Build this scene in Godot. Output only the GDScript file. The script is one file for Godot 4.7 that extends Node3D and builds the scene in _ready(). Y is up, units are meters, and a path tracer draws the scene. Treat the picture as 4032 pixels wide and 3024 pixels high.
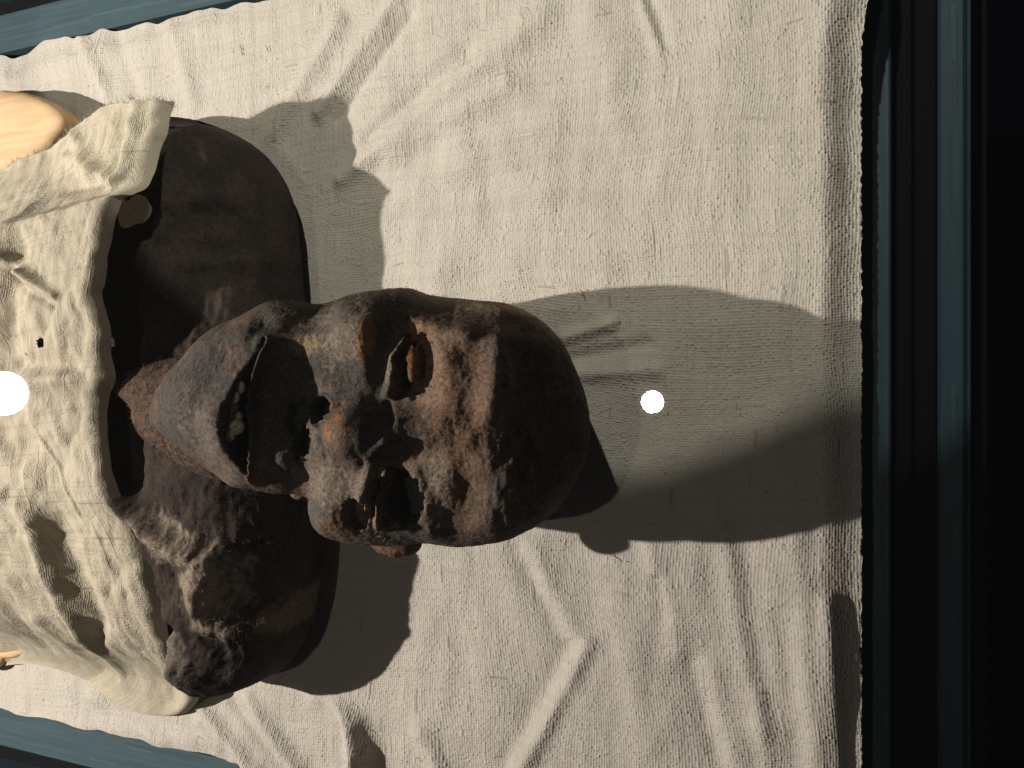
extends Node3D
# A mummified body under a linen shroud, in a glass display case, seen from above its head.
# World: y up, metres. +x runs towards the head end of the case, +z across it.

var fine := FastNoiseLite.new()
var mid := FastNoiseLite.new()
var broad := FastNoiseLite.new()
var cell := FastNoiseLite.new()
var rng := RandomNumberGenerator.new()
var taken := {}


func _ready():
	rng.seed = 7
	for n in [[fine, 0.55, 3], [mid, 0.14, 3], [broad, 0.03, 3]]:
		n[0].seed = 11 + int(n[1] * 100)
		n[0].noise_type = FastNoiseLite.TYPE_SIMPLEX_SMOOTH
		n[0].frequency = n[1]
		n[0].fractal_octaves = n[2]
	cell.noise_type = FastNoiseLite.TYPE_CELLULAR
	cell.cellular_return_type = FastNoiseLite.RETURN_DISTANCE2_SUB
	cell.frequency = 0.22
	cell.seed = 5
	view_and_light()
	textures()
	case_and_floor()
	linen()
	body()
	shroud()
	small_things()


# ------------------------------------------------------------------ camera, air, lamps
func view_and_light():
	var cam := Camera3D.new()
	cam.name = "camera"
	cam.fov = 53.07
	cam.near = 0.02
	cam.far = 40.0
	cam.position = Vector3(0, 0.5, 0)
	var tilt := deg_to_rad(21.5)
	cam.basis = Basis(Vector3(cos(tilt), -sin(tilt), 0), Vector3(0, 0, -1), Vector3(sin(tilt), cos(tilt), 0))
	add_child(cam)
	cam.current = true
	var we := WorldEnvironment.new()
	we.name = "environment"
	var e := Environment.new()
	e.background_mode = Environment.BG_COLOR
	e.background_color = Color(0.62, 0.66, 0.72)
	e.background_energy_multiplier = 0.018
	e.tonemap_mode = Environment.TONE_MAPPER_LINEAR
	e.tonemap_exposure = 1.0
	e.sdfgi_enabled = true
	e.ssao_enabled = true
	e.ssil_enabled = true
	we.environment = e
	add_child(we)
	# the warm display spot at the foot end
	lamp("display_spotlight", "warm display spotlight above the foot end of the case", Vector3(-1.1982, 1.0, 0.0151), Vector3(-0.35, 0.0, 0.0), 0.035, Color(1.0, 0.965, 0.92), 3.0, 48.0, 0.15, 40.0)
	# the pale greenish spot over the long side
	lamp("side_spotlight", "pale greenish spotlight above the long side of the case", Vector3(-0.16, 0.72, -0.62), Vector3(-0.205, 0.0, -0.450), 0.014, Color(1.0, 0.99, 0.92), 0.40, 31.5, 0.01, 12.0)
	# the ceiling spot mirrored in the glass
	lamp("ceiling_spotlight", "small ceiling spotlight mirrored as a white dot in the glass", Vector3(-0.4013, 2.2, 0.0474), Vector3(-0.32, 0.0, 0.02), 0.030, Color(1.0, 0.95, 0.88), 0.26, 40.0, 0.4, 60.0)


func lamp(called: String, label: String, at: Vector3, aim: Vector3, radius: float, tone: Color, energy: float, angle: float, blend: float, glow: float):
	var o := thing(called, label, "spotlight")
	o.position = at
	o.basis = Basis.looking_at(aim - at, Vector3(0, 0, 1))
	var can := CylinderMesh.new()
	can.top_radius = radius * 1.5
	can.bottom_radius = radius * 1.5
	can.height = radius * 3.0
	var c := MeshInstance3D.new()
	c.name = "housing"
	c.mesh = can
	c.material_override = plain(Color(0.02, 0.02, 0.02), 0.5)
	c.rotation.x = PI / 2
	c.position.z = radius * 1.5 + 0.004
	o.add_child(c)
	var face := SphereMesh.new()
	face.radius = radius
	face.height = radius * 2.0
	face.radial_segments = 32
	face.rings = 16
	var f := MeshInstance3D.new()
	f.name = "lamp_bulb"
	f.mesh = face
	f.scale = Vector3(1, 1, 0.3)
	var m := plain(tone, 0.4)
	m.emission_enabled = true
	m.emission = tone
	m.emission_energy_multiplier = glow
	f.material_override = m
	o.add_child(f)
	var l := SpotLight3D.new()
	l.name = "light"
	l.light_color = tone
	l.light_energy = energy
	l.light_size = 0.010 if radius > 0.02 else 0.004
	l.spot_angle = angle
	l.spot_angle_attenuation = blend
	l.spot_range = 6.0
	l.spot_attenuation = 2.0
	l.shadow_enabled = true
	l.position.z = -radius * 0.3 - 0.012
	o.add_child(l)


# ------------------------------------------------------------------ naming helpers
func numbered(called: String) -> String:
	var n: int = taken.get(called, 0)
	taken[called] = n + 1
	return called if n == 0 else "%s_%03d" % [called, n]


func thing(called: String, label: String, category: String, group := "") -> Node3D:
	var o := Node3D.new()
	o.name = numbered(called)
	add_child(o)
	tag(o, label, category, group)
	return o


func tag(o: Node, label: String, category: String, group := ""):
	o.set_meta("label", label)
	o.set_meta("category", category)
	if group:
		o.set_meta("group", group)


func piece(called: String, mesh: Mesh, m: Material, parent: Node = self) -> MeshInstance3D:
	var o := MeshInstance3D.new()
	o.name = numbered(called) if parent == self else called
	o.mesh = mesh
	if m:
		o.material_override = m
	parent.add_child(o, true)
	return o


func plain(c: Color, rough: float, spec := 0.4) -> StandardMaterial3D:
	var m := StandardMaterial3D.new()
	m.albedo_color = c.linear_to_srgb()
	m.roughness = rough
	m.metallic_specular = spec
	return m


# ------------------------------------------------------------------ textures
var weave_color: ImageTexture
var weave_normal: ImageTexture
var wrap_color: ImageTexture
var wrap_normal: ImageTexture
var hide_normal: ImageTexture
var hide_color: ImageTexture
var paint_color: ImageTexture


func weave(side: int, px: int, count: int, seed_: int, slub_len: float, tone_lo: float) -> Array:
	# plain weave: each crossing has one thread over the other; slubs are thicker lengths of thread
	var r := RandomNumberGenerator.new()
	r.seed = seed_
	var tile := px * 64
	var h := Image.create(tile, tile, false, Image.FORMAT_RGB8)
	var odd := PackedFloat32Array()
	for k in 64 * 64:
		odd.append(r.randf_range(0.72, 1.25) if r.randf() < 0.85 else r.randf_range(0.5, 1.6))
	for y in tile:
		var fv := fmod(y + 0.5, px) / px
		var iv := y / px
		for x in tile:
			var fu := fmod(x + 0.5, px) / px
			var sgn := 1.0 if (x / px + iv) % 2 == 0 else -1.0
			var wu := sqrt(maxf(0.0, 1.0 - pow(2.0 * fu - 1.0, 2) * 0.95)) + 0.45 * sgn * sin(PI * fv)
			var wv := sqrt(maxf(0.0, 1.0 - pow(2.0 * fv - 1.0, 2) * 0.95)) - 0.45 * sgn * sin(PI * fu)
			var g := clampf(maxf(wu * odd[(x / px) + 64 * (iv / 2)], wv * odd[63 - (x / px / 2) + 64 * (63 - iv)]) * 0.36 + r.randf_range(-0.05, 0.05), 0.0, 1.0)
			h.set_pixel(x, y, Color(g, g, g))
	var height := Image.create(side, side, false, Image.FORMAT_RGB8)
	for j in side / tile:
		for i in side / tile:
			height.blit_rect(h, Rect2i(0, 0, tile, tile), Vector2i(i * tile, j * tile))
	var tone := Image.create(side, side, false, Image.FORMAT_RGBA8)
	tone.fill(Color(0.93, 0.93, 0.93))
	height.convert(Image.FORMAT_RGBA8)
	# thread to thread differences of tone and thickness
	for k in side / px:
		for horizontal in [true, false]:
			var at := k * px
			var a := r.randf()
			while a < 1.0:
				var l := r.randf_range(0.06, 0.4)
				var v := r.randf_range(tone_lo, 1.0)
				var strip := Image.create(maxi(2, int(l * side)), px, false, Image.FORMAT_RGBA8) if horizontal else Image.create(px, maxi(2, int(l * side)), false, Image.FORMAT_RGBA8)
				strip.fill(Color(v, v * 0.985, v * 0.96, 0.13))
				var where := Vector2i(int(a * side) - side / 20, at) if horizontal else Vector2i(at, int(a * side) - side / 20)
				tone.blend_rect(strip, Rect2i(Vector2i.ZERO, strip.get_size()), where)
				var b := r.randf_range(0.0, 1.0)
				strip.fill(Color(b, b, b, 0.05))
				height.blend_rect(strip, Rect2i(Vector2i.ZERO, strip.get_size()), where)
				a += l
	# slubs
	for k in int(side * side / 1500.0):
		var upright := r.randf() < 0.72
		var l := int(px * slub_len * pow(r.randf(), 2.2)) + px
		var w := px - 1 + (r.randi() % 3)
		var strip := Image.create(w, l, false, Image.FORMAT_RGBA8) if upright else Image.create(l, w, false, Image.FORMAT_RGBA8)
		strip.fill(Color(1, 1, 1, r.randf_range(0.1, 0.45)))
		var where := Vector2i(r.randi() % side, r.randi() % side)
		height.blend_rect(strip, Rect2i(Vector2i.ZERO, strip.get_size()), where)
		var v := 1.0 if r.randf() < 0.7 else 0.55
		strip.fill(Color(v, v * 0.97, v * 0.92, r.randf_range(0.05, 0.3)))
		tone.blend_rect(strip, Rect2i(Vector2i.ZERO, strip.get_size()), where)
	# dark flecks of straw in the yarn
	for k in side / 6:
		var s := Image.create(1 + r.randi() % 3, 1 + r.randi() % 4, false, Image.FORMAT_RGBA8)
		s.fill(Color(0.35, 0.28, 0.2, r.randf_range(0.15, 0.6)))
		tone.blend_rect(s, Rect2i(Vector2i.ZERO, s.get_size()), Vector2i(r.randi() % side, r.randi() % side))
	var normal := height.duplicate()
	normal.convert(Image.FORMAT_RGBA8)
	normal.bump_map_to_normal_map(2.2)
	tone.convert(Image.FORMAT_RGB8)
	return [ImageTexture.create_from_image(tone), ImageTexture.create_from_image(normal)]


func textures():
	var w := weave(2048, 4, 512, 3, 9.0, 0.72)
	weave_color = w[0]
	weave_normal = w[1]
	w = weave(1024, 4, 256, 9, 30.0, 0.5)
	wrap_color = w[0]
	wrap_normal = w[1]
	# dried hide: fine wrinkles and pores
	var n := 512
	var im := Image.create(n, n, false, Image.FORMAT_RGBA8)
	var co := Image.create(n, n, false, Image.FORMAT_RGB8)
	var a := FastNoiseLite.new()
	a.seed = 21
	a.frequency = 0.035
	a.fractal_octaves = 5
	a.fractal_gain = 0.62
	var b := FastNoiseLite.new()
	b.seed = 4
	b.noise_type = FastNoiseLite.TYPE_CELLULAR
	b.cellular_return_type = FastNoiseLite.RETURN_DISTANCE2_SUB
	b.frequency = 0.06
	for y in n:
		for x in n:
			# blended with itself half a tile away so that it repeats without a seam
			var f := absf(2.0 * x / n - 1.0)
			var g := absf(2.0 * y / n - 1.0)
			f = f * f * f
			g = g * g * g
			var v := lerpf(lerpf(a.get_noise_2d(x, y), a.get_noise_2d((x + n / 2) % n + 900, y), f), a.get_noise_2d(x, (y + n / 2) % n + 900), g)
			var c := b.get_noise_2d(x + v * 14.0, y * 1.0)
			var hh := clampf(0.5 + v * 0.75 + clampf(c + 0.9, 0.0, 0.35) * 0.5, 0.0, 1.0)
			im.set_pixel(x, y, Color(hh, hh, hh))
			var t := clampf(0.93 + v * 0.5, 0.45, 1.0)
			co.set_pixel(x, y, Color(t, t, t))
	im.bump_map_to_normal_map(3.0)
	hide_normal = ImageTexture.create_from_image(im)
	hide_color = ImageTexture.create_from_image(co)
	# brushed paint of the rails
	var pc := Image.create(512, 512, false, Image.FORMAT_RGBA8)
	pc.fill(Color(0.78, 0.78, 0.78))
	for k in 900:
		var s := Image.create(20 + rng.randi() % 220, 1 + rng.randi() % 4, false, Image.FORMAT_RGBA8)
		var v := rng.randf_range(0.6, 1.0)
		s.fill(Color(v, v, v, rng.randf_range(0.1, 0.5)))
		pc.blend_rect(s, Rect2i(Vector2i.ZERO, s.get_size()), Vector2i(rng.randi_range(-60, 500), rng.randi() % 512))
	pc.convert(Image.FORMAT_RGB8)
	paint_color = ImageTexture.create_from_image(pc)


# ------------------------------------------------------------------ case
func box(st: SurfaceTool, lo: Vector3, hi: Vector3, bevel := 0.0015):
	# a box with chamfered edges running along its length
	var ring := [Vector2(lo.y, lo.z + bevel), Vector2(lo.y + bevel, lo.z), Vector2(hi.y - bevel, lo.z), Vector2(hi.y, lo.z + bevel), Vector2(hi.y, hi.z - bevel), Vector2(hi.y - bevel, hi.z), Vector2(lo.y + bevel, hi.z), Vector2(lo.y, hi.z - bevel)]
	for k in 8:
		var a: Vector2 = ring[k]
		var b: Vector2 = ring[(k + 1) % 8]
		quad(st, Vector3(lo.x, a.x, a.y), Vector3(hi.x, a.x, a.y), Vector3(hi.x, b.x, b.y), Vector3(lo.x, b.x, b.y))
	for x in [lo.x, hi.x]:
		for k in range(1, 7):
			tri(st, Vector3(x, ring[0].x, ring[0].y), Vector3(x, ring[k].x, ring[k].y), Vector3(x, ring[k + 1].x, ring[k + 1].y))


func quad(st: SurfaceTool, a: Vector3, b: Vector3, c: Vector3, d: Vector3):
	tri(st, a, b, c)
	tri(st, a, c, d)


func tri(st: SurfaceTool, a: Vector3, b: Vector3, c: Vector3):
	st.add_vertex(a)
	st.add_vertex(b)
	st.add_vertex(c)


func block(called: String, lo: Vector3, hi: Vector3, m: Material, parent: Node, bevel := 0.0015, turned := false) -> MeshInstance3D:
	var st := SurfaceTool.new()
	st.begin(Mesh.PRIMITIVE_TRIANGLES)
	st.set_smooth_group(-1)
	if turned:  # length along z
		box(st, Vector3(lo.z, lo.y, -hi.x), Vector3(hi.z, hi.y, -lo.x), bevel)
	else:
		box(st, lo, hi, bevel)
	st.generate_normals()
	var o := piece(called, st.commit(), m, parent)
	if turned:
		o.rotation.y = -PI / 2
	return o


func case_and_floor():
	var paint := plain(Color(0.075, 0.130, 0.158), 0.5)
	paint.albedo_texture = paint_color
	paint.uv1_triplanar = true
	paint.uv1_scale = Vector3(5, 5, 5)
	var dark_paint := plain(Color(0.040, 0.068, 0.092), 0.5)
	dark_paint.albedo_texture = paint_color
	dark_paint.uv1_triplanar = true
	dark_paint.uv1_scale = Vector3(4, 4, 4)
	var ledge_paint := plain(Color(0.060, 0.120, 0.165), 0.45)
	ledge_paint.albedo_texture = paint_color
	ledge_paint.uv1_triplanar = true
	ledge_paint.uv1_scale = Vector3(4, 4, 4)
	var slot := plain(Color(0.004, 0.005, 0.006), 0.7, 0.2)
	var t := thing("display_case", "glass display case with blue grey painted rails round the linen", "display case")
	var y := -0.055
	# head end: painted ledge, dark channel with a seam, second ledge, rim
	block("ledge", Vector3(0.012, y - 0.05, -0.46), Vector3(0.0461, y, 0.46), ledge_paint, t, 0.0015, true)
	block("channel_floor", Vector3(0.0462, y - 0.05, -0.46), Vector3(0.0608, y - 0.020, 0.46), slot, t, 0.0015, true)
	block("channel_floor", Vector3(0.0614, y - 0.05, -0.46), Vector3(0.0751, y - 0.019, 0.46), slot, t, 0.0015, true)
	block("ledge", Vector3(0.0752, y - 0.05, -0.46), Vector3(0.0917, y - 0.020, 0.46), ledge_paint, t, 0.002, true)
	block("rim", Vector3(0.0919, y - 0.07, -0.46), Vector3(0.0940, y - 0.016, 0.46), ledge_paint, t, 0.001, true)
	# long sides
	for s in [-1.0, 1.0]:
		var z0 := 0.3075 if s > 0 else 0.313
		var z1 := 0.342 if s > 0 else 0.349
		var lo := z0 if s > 0 else -z1
		var hi := z1 if s > 0 else -z0
		block("side_rail", Vector3(-1.7, -0.03, lo), Vector3(-0.02, 0.002, hi), paint, t, 0.002)
		lo = z1 + 0.002 if s > 0 else -z1 - 0.028
		hi = z1 + 0.028 if s > 0 else -z1 - 0.002
		block("side_channel", Vector3(-1.7, -0.04, lo), Vector3(-0.02, -0.022, hi), slot, t)
		lo = z1 + 0.03 if s > 0 else -z1 - 0.07
		hi = z1 + 0.07 if s > 0 else -z1 - 0.03
		block("outer_rail", Vector3(-1.7, -0.04, lo), Vector3(-0.02, -0.006, hi), dark_paint, t, 0.003)
	block("base_board", Vector3(-1.7, -0.14, -0.46), Vector3(0.11, -0.112, 0.46), slot, t)
	# glass
	var glass := StandardMaterial3D.new()
	glass.transparency = BaseMaterial3D.TRANSPARENCY_ALPHA
	glass.albedo_color = Color(0.97, 1.0, 0.985, 0.001)
	glass.roughness = 0.0
	block("glass_top", Vector3(-1.7, 0.33, -0.55), Vector3(0.5, 0.334, 0.55), glass, t, 0.0004)
	var floor_ := piece("floor", null, plain(Color(0.0012, 0.0022, 0.007), 0.6, 0.1), self)
	var pm := PlaneMesh.new()
	pm.size = Vector2(12, 12)
	floor_.mesh = pm
	floor_.position.y = -0.75
	floor_.set_meta("kind", "structure")


# ------------------------------------------------------------------ grids
func surface_from(p: PackedVector3Array, n_i: int, n_j: int, wrap_j: bool, uv: PackedVector2Array, col: PackedColorArray, skip := {}, flip := false) -> ArrayMesh:
	var normals := PackedVector3Array()
	normals.resize(p.size())
	for i in n_i:
		for j in n_j:
			var i0 := maxi(i - 1, 0)
			var i1 := mini(i + 1, n_i - 1)
			var dj := clampi(int(n_j / (6.3 * maxf(i, 1.0))), 1, n_j / 8) if wrap_j else 1
			var j0 := (j - dj + n_j) % n_j if wrap_j else maxi(j - 1, 0)
			var j1 := (j + dj) % n_j if wrap_j else mini(j + 1, n_j - 1)
			var n := (p[i1 * n_j + j] - p[i0 * n_j + j]).cross(p[i * n_j + j1] - p[i * n_j + j0]).normalized()
			normals[i * n_j + j] = n if flip else -n
	var idx := PackedInt32Array()
	var cols := n_j if wrap_j else n_j - 1
	idx.resize((n_i - 1) * cols * 6)
	var k := 0
	for i in n_i - 1:
		for j in cols:
			var a := i * n_j + j
			var b := i * n_j + (j + 1) % n_j
			var c := a + n_j
			var d := b + n_j
			if skip.has(a):
				continue
			if flip:
				idx[k] = a; idx[k + 1] = b; idx[k + 2] = d
				idx[k + 3] = a; idx[k + 4] = d; idx[k + 5] = c
			else:
				idx[k] = a; idx[k + 1] = d; idx[k + 2] = b
				idx[k + 3] = a; idx[k + 4] = c; idx[k + 5] = d
			k += 6
	idx.resize(k)
	var arr := []
	arr.resize(Mesh.ARRAY_MAX)
	arr[Mesh.ARRAY_VERTEX] = p
	arr[Mesh.ARRAY_NORMAL] = normals
	if uv.size():
		arr[Mesh.ARRAY_TEX_UV] = uv
	if col.size():
		arr[Mesh.ARRAY_COLOR] = col
	arr[Mesh.ARRAY_INDEX] = idx
	var me := ArrayMesh.new()
	me.add_surface_from_arrays(Mesh.PRIMITIVE_TRIANGLES, arr)
	return me


# relief: records of 12 numbers: kind, a, b, a2, b2, w, w2, h, h2, power, reach_a, reach_b
func bump(f: PackedFloat32Array, a: float, b: float, sa: float, sb: float, h: float, rot := 0.0):
	var r := maxf(sa, sb) * 2.2
	f.append_array(PackedFloat32Array([0, a, b, cos(deg_to_rad(rot)), sin(deg_to_rad(rot)), sa, sb, h, 0, 2, r, r]))


func ridge(f: PackedFloat32Array, a: float, b: float, a2: float, b2: float, w: float, h: float, power := 2.0, w2 := -1.0, h2 := INF):
	var ww := w if w2 < 0 else w2
	var hh := h if h2 == INF else h2
	var r := maxf(w, ww) * 2.3
	f.append_array(PackedFloat32Array([1, a, b, a2, b2, w, ww, h, hh, power, absf(a2 - a) + r, absf(b2 - b) + r]))


# a ridge through several points [a, b, width, height]; joints are not counted twice
func chain(f: PackedFloat32Array, pts: Array, power := 2.0):
	for k in pts.size() - 1:
		var p: Array = pts[k]
		var q: Array = pts[k + 1]
		var r := maxf(p[2], q[2]) * 2.3
		f.append_array(PackedFloat32Array([1 if k == 0 else 3, p[0], p[1], q[0], q[1], p[2], q[2], p[3], q[3], power, absf(q[0] - p[0]) + r, absf(q[1] - p[1]) + r]))


func pit(f: PackedFloat32Array, a: float, b: float, ra: float, rb: float, h: float, edge := 0.15, rot := 0.0, ragged := 0.15):
	var r := maxf(ra, rb) * 1.8
	f.append_array(PackedFloat32Array([2, a, b, cos(deg_to_rad(rot)), sin(deg_to_rad(rot)), ra, rb, h, edge, ragged, r, r]))


func relief(f: PackedFloat32Array, a: float, b: float) -> float:
	var s := 0.0
	var i := 0
	var n := f.size()
	var last := 0.0
	while i < n:
		if f[i] == 1.0:
			last = 0.0
		var da := a - f[i + 1]
		var db := b - f[i + 2]
		if absf(da) < f[i + 10] and absf(db) < f[i + 11]:
			var kind := f[i]
			if kind == 0.0:
				var u := (da * f[i + 3] + db * f[i + 4]) / f[i + 5]
				var v := (db * f[i + 3] - da * f[i + 4]) / f[i + 6]
				s += f[i + 7] * exp(-(u * u + v * v))
			elif kind == 1.0 or kind == 3.0:
				var ea := f[i + 3] - f[i + 1]
				var eb := f[i + 4] - f[i + 2]
				var t := clampf((da * ea + db * eb) / (ea * ea + eb * eb + 0.0001), 0.0, 1.0)
				var d := Vector2(da - ea * t, db - eb * t).length() / lerpf(f[i + 5], f[i + 6], t)
				if d < 2.4:
					var v := lerpf(f[i + 7], f[i + 8], t) * exp(-pow(d, f[i + 9]))
					if absf(v) > absf(last):
						s += v - last
						last = v
			else:
				var u := (da * f[i + 3] + db * f[i + 4]) / f[i + 5]
				var v := (db * f[i + 3] - da * f[i + 4]) / f[i + 6]
				var r := sqrt(u * u + v * v)
				if r < 1.6:
					r += mid.get_noise_2d(a * 1.3, b * 1.3) * f[i + 9] * 0.9
					s += f[i + 7] * (1.0 - smoothstep(1.0 - f[i + 8], 1.0 + f[i + 8], r))
		i += 12
	return s


# tints: records of 9: a, b, sa, sb, rot, r, g, b, strength
func tint(t: PackedFloat32Array, a: float, b: float, sa: float, sb: float, c: Color, strength: float, rot := 0.0):
	t.append_array(PackedFloat32Array([a, b, sa, sb, deg_to_rad(rot), c.r, c.g, c.b, strength]))


func tinted(t: PackedFloat32Array, a: float, b: float, c: Color, n: float, n2: float) -> Color:
	var i := 0
	while i < t.size():
		var da := a - t[i]
		var db := b - t[i + 1]
		if absf(da) + absf(db) < 3.0 * (t[i + 2] + t[i + 3]):
			var cr := cos(t[i + 4])
			var sr := sin(t[i + 4])
			var u := (da * cr + db * sr) / t[i + 2]
			var v := (db * cr - da * sr) / t[i + 3]
			var q := u * u + v * v + n * 1.3 + n2 * 0.8
			c = c.lerp(Color(t[i + 5], t[i + 6], t[i + 7]), t[i + 8] * (1.0 - smoothstep(0.35, 1.5, q)))
		i += 9
	return c


func radius_table(outline: Array, n: int) -> PackedFloat32Array:
	# outline points (any order by angle) -> smooth radius for n equal angles
	var pts := outline.duplicate()
	pts.sort_custom(func(p, q): return p.angle() < q.angle())
	var m := pts.size()
	var out := PackedFloat32Array()
	out.resize(n)
	for k in n:
		var an := -PI + TAU * k / n
		var j := 0
		while j < m and pts[j].angle() <= an:
			j += 1
		var i1 := (j - 1 + m) % m
		var i2 := j % m
		var a1: float = pts[i1].angle()
		var a2: float = pts[i2].angle()
		if a2 <= a1:
			a2 += TAU
		var x := an
		if x < a1:
			x += TAU
		var t := (x - a1) / (a2 - a1)
		var r0: float = pts[(i1 - 1 + m) % m].length()
		var r1: float = pts[i1].length()
		var r2: float = pts[i2].length()
		var r3: float = pts[(i2 + 1) % m].length()
		out[k] = clampf(cubic_interpolate(r1, r2, r0, r3, t), minf(r1, r2) * 0.98, maxf(r1, r2) * 1.02)
	return out


# A closed lump: outline in its own (a, b) plane in millimetres, front height, back depth. shape(a, b, front) -> extra height, color(a, b, c) -> vertex colour.
func lump(outline: Array, front: float, back: float, power: float, rings: int, segs: int, frame: Transform3D, shape: Callable, color: Callable, rough: float, centre := Vector2.ZERO) -> ArrayMesh:
	var pts := []
	for p in outline:
		pts.append(p - centre)
	var rad := radius_table(pts, segs)
	var p3 := PackedVector3Array()
	var col := PackedColorArray()
	p3.resize(rings * segs)
	col.resize(rings * segs)
	var fr := int(rings * 0.8)
	for i in rings:
		var psi := PI * 0.5 * i / (fr - 1) if i < fr else PI * 0.5 + PI * 0.5 * (i - fr + 1) / (rings - fr)
		var sn := pow(maxf(sin(psi), 0.0), 2.0 / power)
		var cs := pow(absf(cos(psi)), 2.0 / power)
		for j in segs:
			var an := -PI + TAU * j / segs
			var dir := Vector2(cos(an), sin(an))
			var ab := dir * rad[j] * sn + centre
			var c: float = front * cs if i < fr else -back * cs
			if i < fr:
				var w := smoothstep(0.0, 0.45, cs)
				c += float(shape.call(ab.x, ab.y, w)) * w
			var pos := Vector3(ab.x, c, ab.y)
			var outward := Vector3(ab.x - centre.x, c * 1.2, ab.y - centre.y).normalized()
			if rough > 0.0:
				pos += outward * rough * (mid.get_noise_3dv(pos) * 0.55 + fine.get_noise_3dv(pos) * 0.06)
			p3[i * segs + j] = frame * (pos * 0.001)
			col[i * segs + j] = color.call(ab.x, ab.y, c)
	return surface_from(p3, rings, segs, true, PackedVector2Array(), col)


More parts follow.
